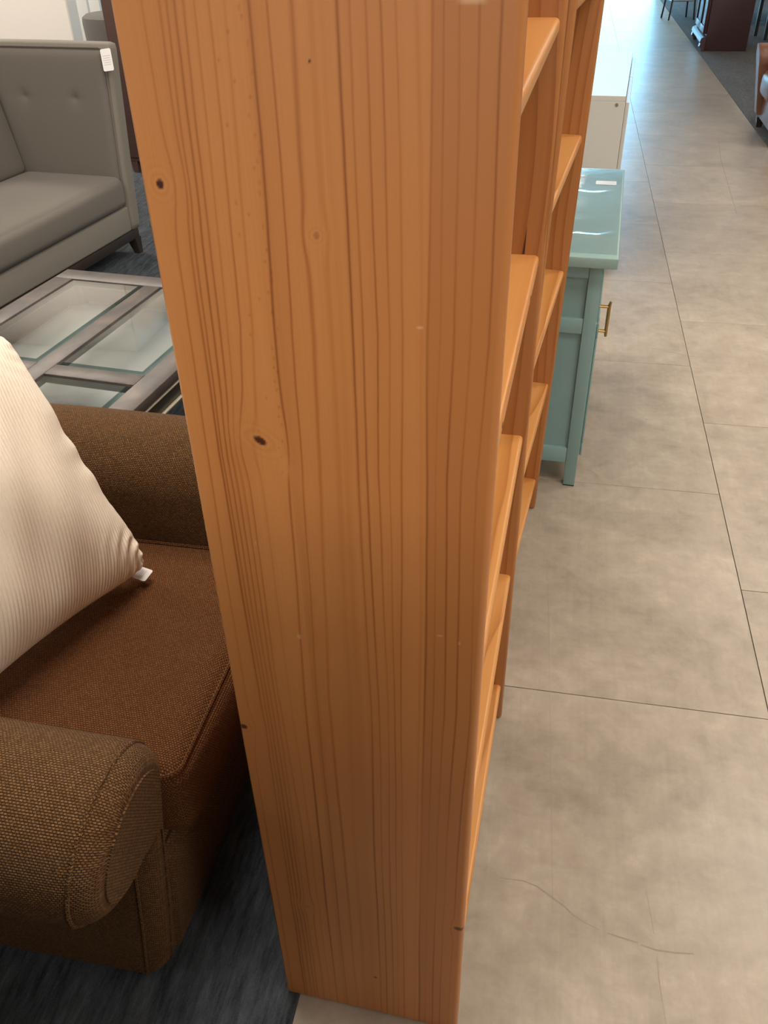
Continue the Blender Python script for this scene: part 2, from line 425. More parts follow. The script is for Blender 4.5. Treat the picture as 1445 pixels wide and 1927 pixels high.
# far wall with a glazed opening at the end of the aisle
g = G().box(R['x0'], -3.4, R['y1'], R['y1'] + .2, 0, R['z']).box(1.53, R['x1'], R['y1'], R['y1'] + .2, 0, R['z'])
g.box(-3.4, 1.53, R['y1'], R['y1'] + .2, 3.38, R['z']).box(-3.4, 1.53, R['y1'], R['y1'] + .2, 0, 0.06)
struct('wall_back', g, M['wall'], 'far wall around the shop window')
wn = bpy.data.objects.new('window_1', None); COL.objects.link(wn); wn.location = (0, R['y1'] + .1, 0)
tag(wn, 'tall shop window at the far end of the aisle', kind='structure')
for i in range(5):
    x = -3.4 + i * 4.93 / 4
    build('mullion', G().box(max(-3.4, x - .03), min(1.53, x + .03), -.05, .05, .06, 3.38), M['winframe'], wn, smooth=False)
for i in range(4):
    x = -3.4 + i * 4.93 / 4
    build('pane', G().box(x + .03, x + 4.93 / 4 - .03, -.004, .004, .06, 3.38), M['pane'], wn, smooth=False)

# scuff marks on the tiles
def scuff(pts, w):
    g = G(); n = len(pts); V = []
    for i, p in enumerate(pts):
        a = Vector(pts[max(0, i - 1)]); b = Vector(pts[min(n - 1, i + 1)]); d = (b - a).normalized()
        nn = Vector((-d.y, d.x)); ww = w * (0.35 + 0.65 * math.sin(PI * (i + .5) / n)) * random.uniform(.6, 1.1)
        V.append((p[0] + nn.x * ww, p[1] + nn.y * ww, 0.00025)); V.append((p[0] - nn.x * ww, p[1] - nn.y * ww, 0.00025))
    g.add(V, [(2 * i, 2 * i + 1, 2 * i + 3, 2 * i + 2) for i in range(n - 1)])
    build('scuff_mark', g, M['scuffm'], fl, smooth=False)
def floor_pt(px, py):
    r = Rw @ Vector((px - CX_, py - CY_, F_)); t = -1.535 / r.z
    return (r.x * t, r.y * t)
def pts(*q): return [floor_pt(*p) for p in q]

# ------------------------------------------------------------------ pine bookcases
SH = [0.112, 0.433, 0.757, 1.083, 1.405, 1.730]
BW, BD, BH, PT = 0.700, 0.296, 1.80, 0.020
LINES = [  # u in mm at z = 1.48 1.39 1.24 1.105 0.785 0.514 0.0 ; strength ; width mm
    ((24.7, 24.5, 19.6, 17.5, 15.2, 12.5, 11), .42, 1.0), ((38.2, 35.8, 32, 30, 33, 34, 33), .62, 1.1),
    ((43.8, 40.1, 36.2, 33, 38, 39, 37), .58, .9), ((49.4, 47.3, 43.1, 38.5, 42.3, 44, 45), .60, 1.0),
    ((56, 53, 49.9, 44, 47.1, 50, 51), .55, .9), ((64, 62, 57, 50, 53, 55, 56), .42, .8), ((75, 73.3, 69, 57, 57.5, 65, 67), .46, .9),
    ((87, 84, 80, 70, 72, 76, 78), .22, 1.2),
    ((105.4, 104.0, 99.8, 98.9, 91, 89.5, 90), .72, 1.3), ((118.4, 118.4, 115.2, 113.6, 105.7, 106.5, 108), .55, 1.0),
    ((136.5, 134.2, 134, 131.6, 120.5, 123.3, 126), .45, 2.0), ((150, 149, 150, 150, 146, 140, 141), .20, 3.0), ((158, 158, 159, 158, 157, 156, 155), .15, 4.0),
    ((168.1, 169.1, 169.1, 168, 171.6, 168, 168), .72, 1.2), ((176.5, 177.3, 178.2, 176.3, 181.1, 178.5, 178), .66, 1.0),
    ((187.8, 189, 190.9, 187.6, 192.3, 188.9, 189), .62, .9), ((198.1, 199.9, 201.5, 198.4, 200, 198, 197), .55, .9),
    ((208.4, 210.8, 212.7, 210.1, 207.5, 206, 207), .58, .9), ((222.6, 225.9, 228, 229, 229, 226, 224), .22, 1.6),
    ((233.7, 234, 233.3, 234.5, 235.1, 232, 232), .80, 1.3), ((241.3, 242.2, 243.6, 242.5, 244.9, 242.1, 242), .62, .9),
    ((252.1, 253.6, 254.9, 253.3, 257.4, 253.8, 254), .80, 1.2), ((265.9, 267.3, 268.6, 266.2, 270.8, 266.4, 266), .80, 1.2),
    ((280.3, 281.9, 283.6, 280.2, 286.7, 281.7, 281), .76, 1.2)]
ZK = np.array([1.80, 1.48, 1.39, 1.24, 1.105, 0.785, 0.514, 0.0])
KNOTS = [  # u mm, z m, half width mm, half height mm, tilt, darkness, halo mm
    (15.4, 1.356, 2.6, 3.0, 0.0, 1.0, 11), (73.9, 1.125, 5.4, 3.2, -0.55, .95, 13), (146.4, 1.4444, .8, .8, 0, 1.0, 2),
    (142.8, 1.3216, 2.2, 2.2, 0, .28, 7), (5.0, .7006, 4.2, 3.4, -.2, .9, 12), (289, .326, 6.5, 3.6, -.3, .85, 9),
    (159.6, .1252, 2.7, 1.9, .1, .85, 5), (58.5, .2998, 3.2, 1.0, -.4, .35, 8)]

def figure(u, z):
    """u mm across the board from the back, z m; returns grain, knot, tint, scuff"""
    uu = u.copy(); zz = z * 1000
    for (ku, kz, a, b, t, d, h) in KNOTS:
        if h < 6: continue
        du, dz = u - ku, zz - kz * 1000
        uu -= du * 0.75 * np.exp(-(du / (h * 1.5)) ** 2 - (dz / (h * 2.6)) ** 2)
        uu += 0.0
    wob = 0.45 * np.sin(zz / 71 + u / 23) + 0.16 * np.sin(zz / 31 + u / 9.0) + 0.07 * np.sin(zz / 9.1 + u / 5)
    uu = uu + wob
    g = 0.10 + 0.05 * np.sin(u / 14) + 0 * z
    for (us, s, w) in LINES:
        c = np.interp(-z, -ZK, (us[0],) + us)
        d = uu - c
        s2 = s * (0.85 + 0.25 * np.sin(zz / 140 + us[0]))
        g = np.maximum(g, 0.10 + 0.95 * s2 * np.exp(-(d / w) ** 2)) + s2 * 0.20 * np.where(d < 0, np.exp(d / 3.6), np.exp(-d / 1.2))
    # beaded resin dots beside the pale stripe
    kn = np.zeros_like(u); tint = np.zeros_like(u); sc = np.zeros_like(u)
    r = np.random.default_rng(3)
    for q in range(46):
        zc = 1480 - q * 8.6 + r.uniform(-3, 3); lane = r.choice([97, 99.5, 102, 88, 78])
        uc = np.interp(-zc / 1000, -ZK, (lane,) * 4 + (lane - 6,) * 2 + (lane - 12,) * 2) + r.uniform(-.8, .8)
        g += 0.42 * np.exp(-((u - uc) / 1.0) ** 2 - ((zz - zc) / 1.3) ** 2)
    # gathered darker fan below the big knot
    fan = np.exp(-((u - 47) / 14) ** 2) * np.clip((1130 - zz) / 25, 0, 1) * np.exp(-np.clip(1130 - zz, 0, 999) / 160)
    g += 0.20 * fan * (0.5 + 0.5 * np.sin(uu * 2.1))
    pale = np.exp(-((u - 88 + (1115 - zz) * -.5) / 9) ** 2 - ((zz - 1103) / 22) ** 2)
    g = g * (1 - 0.75 * pale)
    for (ku, kz, a, b, t, d, h) in KNOTS:
        du, dz = u - ku, zz - kz * 1000
        x, y = du * math.cos(t) - dz * math.sin(t), du * math.sin(t) + dz * math.cos(t)
        x, y = du * math.cos(t) + dz * math.sin(t), -du * math.sin(t) + dz * math.cos(t)
        e = np.sqrt((x / a / 1.2) ** 2 + (y / b / 1.2) ** 2) + 0.06 * np.sin(du * .9 + dz * 1.1)
        kn = np.maximum(kn, d * np.clip((1.25 - e) / 0.45, 0, 1))
        halo = np.exp(-((e * min(a, b)) / h) ** 2)
        g = g * (1 - 0.55 * halo) + halo * (0.10 + 0.10 * np.sin(e * 3.5))
    # boards glued side by side
    tint += 0.10 * ((u > 101) & (u < 166)) + 0.24 * ((u >= 166) & (u < 232)) + 0.66 * (u >= 233.5) + 0.25 * np.exp(-((u - 150) / 20) ** 2) * np.clip((1300 - zz) / 300, 0, 1)
    tint += 0.15 * np.exp(-((u - 45) / 16) ** 2)
    tint += 0.20 * np.exp(-((u - 105) / 5) ** 2) * (u > 101)
    for (su, sz, a, b, s) in ((91.8, 873, 2.6, 3.4, .35), (260, 1482, 9, 2, .5), (226.6, 1249.6, 2.6, .8, .7), (55, 1000, .8, 2, .3), (250, 905, 3, .6, .35), (271, 898, 1.2, 1.2, .45), (268, 930, 2, .5, .35)):
        sc = np.maximum(sc, s * np.exp(-np.abs((u - su) / a) ** 4 - np.abs((zz - sz) / b) ** 4))
    return np.clip(g, 0, 1), np.clip(kn, 0, 1), np.clip(tint, 0, 1), sc

def rounded_section(x0, x1, y0, y1, r, nfront, nr=5):
    """closed outline of a board's cross-section; the y0 face is divided finely"""
    P = [(x, y0) for x in np.linspace(x0 + r * .4, x1 - r, nfront)]
    for k in range(1, nr + 1):
        a = -PI / 2 + k * (PI / 2) / nr; P.append((x1 - r + r * math.cos(a), y0 + r + r * math.sin(a)))
    for k in range(1, nr + 1):
        a = k * (PI / 2) / nr; P.append((x1 - r + r * math.cos(a), y1 - r + r * math.sin(a)))
    q = r * .4
    P += [(x, y1) for x in np.linspace(x1 - r, x0 + q, 8)[1:]]
    P += [(x0, y1 - q), (x0, y0 + q)]
    return P

def panel_mesh(y0, fine):
    sec = rounded_section(-BD, 0.0, y0, y0 + PT, 0.0065, 330 if fine else 8)
    n = len(sec)
    zs = np.concatenate([[0.0, 0.004], np.linspace(0.008, BH - .008, 900 if fine else 6), [BH - .004, BH]])
    ins = np.zeros(len(zs)); ins[0] = ins[-1] = 0.004; ins[1] = ins[-2] = 0.0012
    sec = np.array(sec); ctr = np.array([-BD / 2, y0 + PT / 2])
    V = []
    for z, i in zip(zs, ins):
        q = sec + np.clip((ctr - sec) * 1e3, -1, 1) * i
        V.append(np.column_stack([q, np.full(n, z)]))
    V = np.vstack(V)
    idx = np.arange(len(zs) * n).reshape(len(zs), n)
    nx = np.roll(idx, -1, axis=1)
    Fq = np.stack([idx[:-1], nx[:-1], nx[1:], idx[1:]], axis=-1).reshape(-1, 4)
    return V, Fq, n

def fine_panel(name, y0, parent):
    V, Fq, n = panel_mesh(y0, True)
    me = bpy.data.meshes.new(name)
    faces = Fq.tolist() + [list(range(n - 1, -1, -1)), list(range(len(V) - n, len(V)))]
    me.from_pydata(V.tolist(), [], faces)
    u = (V[:, 0] + BD) * 1000; a = figure(u, V[:, 2])
    for nm, d in zip(('grain', 'knot', 'tint', 'scuff'), a):
        at = me.attributes.new(nm, 'FLOAT', 'POINT'); at.data.foreach_set('value', d.astype(np.float32))
    me.polygons.foreach_set('use_smooth', [True] * len(me.polygons)); me.set_sharp_from_angle(angle=math.radians(40))
    me.materials.append(M['pine_panel']); me.update()
    return link(bpy.data.objects.new(name, me), parent)

def board(name, x0, x1, y0, y1, z0, z1, r, grain, parent, mat='pine'):
    """shelf board: rounded along its front (x1) edge"""
    P = []
    nr = 5
    for k in range(nr + 1):
        a = -PI / 2 + k * (PI / 2) / nr; P.append((x1 - r + r * math.cos(a), z0 + r + r * math.sin(a)))
    for k in range(nr + 1):
        a = k * (PI / 2) / nr; P.append((x1 - r + r * math.cos(a), z1 - r + r * math.sin(a)))
    P += [(x0, z1), (x0, z0)]
    return build(name, G().prism(P, 'y', y0, y1, grain=grain), M[mat], parent, uoff=rnd_uv())

def bookcase(label, loc, yaw, lean, fine):
    t = thing('bookcase', label, 'bookcase', loc, group='pair of pine bookcases', tilt=(0, lean, -yaw))
    t.rotation_mode = 'XYZ'
    if fine:
        fine_panel('side_panel', 0.0, t)
    else:
        g = G(); V, Fq, n = panel_mesh(0.0, False); g.add(V, Fq.tolist() + [list(range(n - 1, -1, -1)), list(range(len(V) - n, len(V)))])
        build('side_panel', g, M['pine'], t, uoff=rnd_uv())
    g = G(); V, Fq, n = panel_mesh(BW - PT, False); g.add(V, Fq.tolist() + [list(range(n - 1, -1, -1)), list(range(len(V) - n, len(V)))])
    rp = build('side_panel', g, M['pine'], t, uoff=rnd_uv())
    if fine:
        g = G().add([(-.0345, BW - PT - .0003, 1.084), (-.0305, BW - PT - .0003, 1.084), (-.0300, BW - PT - .0003, 1.128)], [(0, 1, 2)])
        build('crack', g, M['knotm'], rp, smooth=False)
    for z in SH:
        sb = board('shelf', -BD + .012, -0.008, PT, BW - PT, z - 0.020, z, 0.0065, 'y', t, 'pine_shelf_lit')
        if fine and z == 1.083:
            for yk, hk in ((.525, .008), (.159, .006)):
                g = G().add([(-.0078, yk + hk * math.cos(q * PI / 4), z - .0085 + .0032 * math.sin(q * PI / 4)) for q in range(8)], [tuple(range(8))])
                build('knot', g, M['knotm'], sb, smooth=False)
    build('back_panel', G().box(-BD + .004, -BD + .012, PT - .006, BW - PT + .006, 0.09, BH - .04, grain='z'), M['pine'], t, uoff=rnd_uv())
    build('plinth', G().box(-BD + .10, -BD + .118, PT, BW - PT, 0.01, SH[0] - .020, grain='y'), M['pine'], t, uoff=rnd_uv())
    return t

bookcase('tall orange pine bookcase nearest the viewer, its broad grained side panel in full view', (-0.0300, 0.643, 0.0), math.radians(1.8), 0.0, True)
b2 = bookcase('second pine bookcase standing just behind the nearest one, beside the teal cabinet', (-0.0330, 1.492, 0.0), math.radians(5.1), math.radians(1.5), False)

# ------------------------------------------------------------------ brown armchair
AC = (-0.95, 0.975, 0.0)
ac = thing('armchair', 'brown chenille roll-arm armchair behind the nearest bookcase, cream pillow on its seat', 'armchair', AC)
def loc_g(g, o=AC):
    g.v = [(a - o[0], b - o[1], c - o[2]) for a, b, c in g.v]; return g
def shear(x, z): return x + 0.15 * (z - 0.47)

def arm(side):
    """roll arm as sections along x; side -1 near, +1 far"""
    cy, cz, r = (0.566, 0.562, 0.121)
    prof = [(0.625, 0.03), (0.622, 0.20), (0.615, 0.36)]
    a0 = math.radians(-62); a1 = math.radians(-180 - 62 + 0)
    A = np.linspace(math.radians(-70), math.radians(-352), 34)      # clockwise seen from +x: under, outer, top, inner
    for a in A: prof.append((cy + r * math.cos(a), cz + r * math.sin(a)))
    prof += [(0.686, 0.44), (0.694, 0.30), (0.700, 0.16), (0.702, 0.03)]
    prof = np.array(prof)
    d = np.roll(prof, -1, 0) - np.roll(prof, 1, 0); d /= np.linalg.norm(d, axis=1)[:, None] + 1e-9
    nrm = np.column_stack([d[:, 1], -d[:, 0]])
    c = prof.mean(0)
    if ((prof - c) * nrm).sum() < 0: nrm = -nrm
    arc = np.concatenate([[0], np.cumsum(np.linalg.norm(np.diff(prof, axis=0), axis=1))])
    Tq = np.linspace(0, PI / 2, 10)
    xs = [-1.46, -1.2, -0.95, -0.75, -0.60, -0.545] + list(-.522 + .050 * np.sin(Tq))
    ins = [0.0] * 6 + list(.034 * (1 - np.cos(Tq)))
    ir = 0.006 * np.sin(arc * 40)
    P, U = [], []
    for x, i in zip(xs, ins):
        q = prof - nrm * i + 0.0
        puff = 0.004 * math.sin((x + 1.4) * 5)
        q = q + nrm * puff * (q[:, 1] > .42)[:, None]
        y = q[:, 0]; z = np.maximum(q[:, 1], 0.03)
        yy = y if side < 0 else 1.955 - y
        P.append([(shear(x, zz), b, zz) for b, zz in zip(yy, z)]); U.append([(x, s) for s in arc])
    g = G().grid(P, U)
    n = len(P[0]); o = (len(P) - 1) * n
    return P, U, g
for side in (-1, 1):
    P, U, g = arm(side)
    build('arm', loc_g(g), M['brown'], ac, ang=85)
    last = P[-1]; n = len(last)
    gg = G().add([(x - .001, y, z) for x, y, z in last] + [(x + .003, y, z) for x, y, z in P[-1]], [tuple(range(n, 2 * n))] + [(k, (k + 1) % n, n + (k + 1) % n, n + k) for k in range(n)],
                 [(y, z) for x, y, z in last] * 2)
    build('arm_front', loc_g(gg), M['brown'], ac, ang=70)
    sm = [Vector(p) for p in P[-8]]
    build('piping', loc_g(G().tube([p + Vector((.001, 0, 0)) for p in sm], 0.0028, 6)), M['brown'], ac)

def cushion(g, x0, x1, y0, y1, z0, z1, r, crown, n=26, lean=None):
    """soft rounded block with crowned faces; UV in metres"""
    c = Vector(((x0 + x1) / 2, (y0 + y1) / 2, (z0 + z1) / 2)); h = Vector(((x1 - x0) / 2, (y1 - y0) / 2, (z1 - z0) / 2))
    for ax in range(3):
        for sg in (-1, 1):
            o = [k for k in range(3) if k != ax]
            P, U = [], []
            for i in range(n + 1):
                row, ur = [], []
                for j in range(n + 1):
                    def w(k): 
                        t = k / n * 2 - 1; return math.copysign(1 - (1 - abs(t)) ** 1.35, t)
                    q = [0, 0, 0]; a, b = w(i), w(j)
                    q[ax] = sg * h[ax]; q[o[0]] = a * h[o[0]]; q[o[1]] = b * h[o[1]]
                    p = Vector(q)
                    core = Vector([max(-h[k] + r, min(h[k] - r, p[k])) for k in range(3)])
                    d = p - core
                    if d.length > 1e-9: p = core + d.normalized() * r
                    cr = crown[ax] * (1 - a * a) * (1 - b * b)
                    p[ax] += sg * cr
                    p = p + c
                    if lean: p.x += lean * (p.z - z0)
                    row.append(p[:]); ur.append((p[o[0]], p[o[1]]))
                P.append(row); U.append(ur)
            g.grid(P, U)
    return g

def weld(o, d=0.0004):
    bm = bmesh.new(); bm.from_mesh(o.data); bmesh.ops.remove_doubles(bm, verts=bm.verts, dist=d)
    bmesh.ops.recalc_face_normals(bm, faces=bm.faces); bm.to_mesh(o.data); bm.free()
    o.data.polygons.foreach_set('use_smooth', [True] * len(o.data.polygons))
    return o

g = cushion(G(), -1.25, -0.472, 0.712, 1.270, 0.315, 0.478, 0.038, (0.014, 0.004, 0.014), 30)
weld(build('seat_cushion', loc_g(g), M['brown_seat'], ac, ang=80))
# welt along the top edge of the cushion
def rrect(x0, x1, y0, y1, r, z, n=7):
    o = []
    for cx, cy, a in ((x1 - r, y1 - r, 0), (x0 + r, y1 - r, 90), (x0 + r, y0 + r, 180), (x1 - r, y0 + r, 270)):
        for k in range(n): o.append((cx + r * math.cos(math.radians(a + 90 * k / (n - 1))), cy + r * math.sin(math.radians(a + 90 * k / (n - 1))), z))
    return o
build('piping', loc_g(G().tube(rrect(-1.24, -0.479, 0.719, 1.263, 0.03, 0.4690), 0.0032, 6, True)), M['brown_seat'], ac)
# front of the base under the cushion
g = G(); P = []; U = []
for z, x in ((0.03, -0.532), (0.06, -0.528), (0.14, -0.518), (0.24, -0.507), (0.29, -0.506), (0.315, -0.513), (0.325, -0.55)):
    Y_ = np.concatenate([[.672, .680], np.linspace(0.688, 1.267, 12), [1.275, 1.283]]); dx = np.concatenate([[-.06, -.008], np.zeros(12), [-.008, -.06]])
    P.append([(x + d + 0.006 * math.sin(PI * (y - .672) / .611), y, z) for y, d in zip(Y_, dx)]); U.append([(y, z) for y in Y_])
g.grid(P, U)
g.box(-1.40, -0.56, 0.69, 1.265, 0.03, 0.315)
build('base', loc_g(g), M['brown'], ac)
g = cushion(G(), -1.50, -1.24, 0.66, 1.295, 0.10, 0.92, 0.07, (0.03, 0.0, 0.01), 16, lean=-0.10)
weld(build('backrest', loc_g(g), M['brown'], ac, ang=80))
for sx in (-1.38, -0.60):
    for sy in (0.66, 1.295):
        build('foot', loc_g(G().taper((sx, sy, 0.003), (.018, .018), (sx, sy, .035), (.024, .024))), M['darkwood'], ac, smooth=False)

# ------------------------------------------------------------------ cream corduroy pillow
C1 = Vector((-0.690, 1.135, 0.520))
hw = Vector((-0.36, -0.93, 0.0)).normalized()
hh = Vector((-0.50, 0.10, 0.86)); hh = (hh - hw * hh.dot(hw)).normalized()
hn = hh.cross(hw) * -1
if hn.x < 0: hn = -hn
PA = 0.255
PX = 0.238
pc = C1 + hw * PX * 0.97 + hh * PA * 0.97
pl = thing('pillow', 'cream corduroy scatter pillow leaning on the brown armchair seat', 'pillow', pc)
NU, NV = 620, 150
us = np.sin(np.linspace(-PI / 2, PI / 2, NU)); us = 0.35 * us + 0.65 * np.linspace(-1, 1, NU)
vs = np.sin(np.linspace(-PI / 2, PI / 2, NV)); vs = 0.5 * vs + 0.5 * np.linspace(-1, 1, NV)
Ug, Vg = np.meshgrid(us, vs, indexing='ij')
verts = []
for sg in (1, -1):
    pinch = 0.085
    X = PX * Ug * (1 - pinch * (1 - Vg ** 2)); Y = PA * Vg * (1 - pinch * (1 - Ug ** 2))
    rc = 1 - 0.075 * (Ug ** 6) * (Vg ** 6); X = X * rc; Y = Y * rc
    th = np.clip((1 - Ug ** 2) * (1 - Vg ** 2), 0, 1) ** 0.50
    Z = 0.105 * th
    # gathers near the corners
    dc = np.sqrt((np.abs(Ug) - 1) ** 2 + (np.abs(Vg) - 1) ** 2)
    ang_ = np.arctan2(1 - np.abs(Vg), 1 - np.abs(Ug) + 1e-6)
    cw = 0.25 + 0.75 * ((Ug > 0) & (Vg < 0))
    Z += 0.0085 * cw * np.sin(dc * 58 + 1.6 * np.sin(ang_ * 3.1 + 1) + 2.2 * np.sin(ang_ * 1.4)) * (0.55 + 0.45 * np.sin(ang_ * 5 + dc * 9)) * np.exp(-(dc / 0.36) ** 2) * np.clip(th * 5, 0, 1)
    ed = np.minimum(1 - np.abs(Ug), 1 - np.abs(Vg))
    Z += 0.004 * np.sin(Vg * 17 + np.sin(Vg * 5) * 2) * np.exp(-((1 - np.abs(Ug)) / 0.16) ** 2) * np.clip(th * 5, 0, 1)
    Z += 0.005 * np.sin(Ug * 6 + Vg * 4) * th + 0.004 * np.sin(Ug * 13 - Vg * 7) * th
    rib = np.abs(np.cos(PI * (0.966 * X - 0.259 * Y + 0.006 * np.sin(Vg * 3)) / 0.0064)) ** 0.7
    Z += 0.0030 * rib * np.clip(th * 4, 0, 1)
    w = hw * 1
    verts.append(np.stack([X, Y, sg * Z], -1).reshape(-1, 3))
V = np.vstack(verts)
B = np.array([list(-hw), list(hh), list(hn)])
# local x runs away from the near side, so the pinned corner C1 is at (+a, -a)
Wv = V @ B
idx = np.arange(NU * NV).reshape(NU, NV)
Fq = np.stack([idx[:-1, :-1], idx[1:, :-1], idx[1:, 1:], idx[:-1, 1:]], -1).reshape(-1, 4)
Fall = np.vstack([Fq, Fq[:, ::-1] + NU * NV])
me = bpy.data.meshes.new('cover'); me.from_pydata(Wv.tolist(), [], Fall.tolist())
me.polygons.foreach_set('use_smooth', [True] * len(me.polygons)); me.materials.append(M['cord'])
cv = link(bpy.data.objects.new('cover', me), pl); weld(cv, 0.0002)

def price_tag(parent, centre, xdir, ydir, w, h, name='price_tag', lines=True, hole=True):
    x = Vector(xdir).normalized(); y = Vector(ydir); y = (y - x * y.dot(x)).normalized(); n = x.cross(y)
    c = Vector(centre) - parent.location if parent.rotation_euler.z == 0 else Vector(centre)
    def q(a, b, d): return tuple(c + x * a + y * b + n * d)
    o = rrect(-w / 2, w / 2, -h / 2, h / 2, min(w, h) * .14, 0, 5)
    g = G(); N = len(o); th = 0.0008
    V = [q(a, b, th) for a, b, _ in o] + [q(a, b, 0) for a, b, _ in o]
    g.add(V, [tuple(range(N)), tuple(range(2 * N - 1, N - 1, -1))] + [(i, N + i, N + (i + 1) % N, (i + 1) % N) for i in range(N)])
    t = build(name, g, M['tagw'], parent, smooth=False)
    t['label'] = 'small white price tag with faint grey print'
    g = G()
    if lines:
        for k in range(5):
            a0 = -w * .5 + w * (.30 + .10 * k) - w * .0; hh_ = h * (.36 - .03 * (k % 2))
            g.add([q(a0, -hh_, th + .0002), q(a0 + w * .035, -hh_, th + .0002), q(a0 + w * .035, hh_, th + .0002), q(a0, hh_, th + .0002)], [(0, 1, 2, 3)])
        build('print', g, M['print'], t, smooth=False)
    if hole:
        g = G(); hx = -w * .33
        g.add([q(hx + .0016 * math.cos(k * PI / 4), .0016 * math.sin(k * PI / 4), th + .0003) for k in range(8)], [tuple(range(8))])
        build('eyelet', g, M['printdark'], t, smooth=False)
    return t
price_tag(pl, (-0.708, 1.121, 0.509), (0.95, -0.22, -0.05), (0.25, 0.92, 0.16), 0.042, 0.029)

# ------------------------------------------------------------------ coffee table
CT = (-1.742, 2.772, 0.0); CTY = math.radians(-5.4)
ct = thing('coffee_table', 'grey coffee table with glass panes and thin gold edge strips', 'table', CT, CTY)
TW, TL, TZ = 0.790, 1.17, 0.460     # local x to the right, local y towards the viewer is negative
FR, MU = 0.074, 0.062
px0, px1 = FR, (TW - MU) / 2; px2, px3 = (TW + MU) / 2, TW - FR
py = [(-0.084, -0.084 - 0.625), (-0.084 - 0.625 - 0.062, -TL + 0.080)]
zt0 = TZ - 0.030
def tb(name, x0, x1, y0, y1, z0, z1, mat, bev=.003): return build(name, G().box(x0, x1, y0, y1, z0, z1, bev, 2), M[mat], ct)
tb('rail', 0, TW, -0.084, 0, zt0, TZ, 'foil'); tb('rail', 0, TW, -TL, -TL + .080, zt0, TZ, 'foil')
tb('rail', 0, FR, -TL + .080, -0.084, zt0, TZ, 'foil'); tb('rail', TW - FR, TW, -TL + .080, -.084, zt0, TZ, 'foil')
tb('crossbar', px1, px2, -TL + .080, -.084, zt0, TZ, 'foil', .002)
for (a, b) in ((px0, px1), (px2, px3)): tb('crossbar', a, b, py[1][0], py[0][1], zt0, TZ, 'foil', .002)
for (a, b) in ((px0, px1), (px2, px3)):
    for (y1, y0) in py:
        bw = 0.016; zt = TZ + 0.001; zl = TZ - 0.006
        pn = build('glass_pane', G().box(a + bw, b - bw, y0 + bw, y1 - bw, TZ - .008, zt), M['glass'], ct, smooth=False)
        g = G(); O = [(a, y0), (b, y0), (b, y1), (a, y1)]; I = [(a + bw, y0 + bw), (b - bw, y0 + bw), (b - bw, y1 - bw), (a + bw, y1 - bw)]
        g.add([(x, y, zl) for x, y in O] + [(x, y, zt) for x, y in I], [(k, (k + 1) % 4, 4 + (k + 1) % 4, 4 + k) for k in range(4)])
        bv = build('bevel', g, M['bevel'], pn, smooth=False); bv['label'] = 'teal-tinted bevelled glass border'
for (x0, x1, y0, y1) in ((0.012, TW - .012, -0.030, -.012), (.012, TW - .012, -TL + .012, -TL + .030), (.012, .030, -TL + .030, -.030), (TW - .030, TW - .012, -TL + .030, -.030)):
    tb('apron', x0, x1, y0, y1, TZ - .105, zt0, 'darkwood', .001)
for z in (TZ - .036, TZ - .088):
    for (x0, x1, y0, y1) in ((.004, TW - .004, -.012, -.004), (.004, TW - .004, -TL + .004, -TL + .012), (.004, .012, -TL + .012, -.012), (TW - .012, TW - .002, -TL + .012, -.012)):
        o = tb('trim', x0, x1, y0, y1, z - .005, z, 'gold', .001); o['label'] = 'thin gold metal strip'
for x in (.035, TW - .035):
    for y in (-.035, -TL + .035):
        build('leg', G().taper((x, y, 0.003), (.020, .020), (x, y, TZ - .03), (.030, .030)), M['darkwood'], ct, smooth=False)
tb('lower_shelf', .03, TW - .03, -TL + .03, -.03, .335, .350, 'shelfgrey')

# ------------------------------------------------------------------ grey high-back sofa
SO = (-2.200, 4.205, 0.0); SOY = math.radians(-6.0)
so = thing('sofa', 'grey tufted high-arm sofa at the upper left with a white tag', 'sofa', SO, SOY)
# local: x = 0 at the front, negative towards the back; y = 0 at the inner face of the far arm, negative towards the viewer
SL = 1.75; SD = 0.86; AH = 1.015; AT = 0.085
def splay(g, k=0.05):     # the arm leans out a little towards its top
    g.v = [(x + k * max(0, z - .13), y + 0.03 * max(0, z - .45), z) for x, y, z in g.v]; return g
def sec_arm(y0, name):
    g = cushion(G(), -SD, 0.0, y0, y0 + AT, .13, AH, .020, (0, 0, .004), 14)
    return weld(build(name, splay(g), M['sofa_trim'], so, ang=70))
sec_arm(0.0, 'arm')
# padded inner face with buttons
def tuft(name, ax_len, z0, z1, btn, P0, dirv, nrm, mat, nu=90, nv=70, depth=.010, pad=.022):
    g = G(); P, U = [], []
    for i in range(nu + 1):
        row, ur = [], []
        for j in range(nv + 1):
            a = i / nu * ax_len; z = z0 + (z1 - z0) * j / nv
            e = min(a, ax_len - a, z1 - z, z - z0 + .02); d = pad * (1 - math.exp(-max(e, 0) / .012))
            for (ba, bz) in btn:
                rr = math.hypot(a - ba, z - bz); d -= depth * math.exp(-(rr / .035) ** 2) * .75 + depth * .55 * math.exp(-(rr / .012) ** 2)
                d -= .0008 * math.exp(-((z - bz) / .008) ** 2) * math.exp(-(abs(a - ba) / .12))
            p = Vector(P0) + Vector(dirv) * a + Vector(nrm) * d; row.append((p.x, p.y, z)); ur.append((a, z))
        P.append(row); U.append(ur)
    return build(name, splay(g.grid(P, U)), M[mat], so, ang=80)
btn = [(.185, .775), (.475, .775), (.185, .60), (.475, .60)]
btn = btn[:2]
pd = tuft('arm_pad', SD - .075, .36, AH - .028, btn, (-.030, 0.0, 0), (-1, 0, 0), (0, -1, 0), 'sofa')
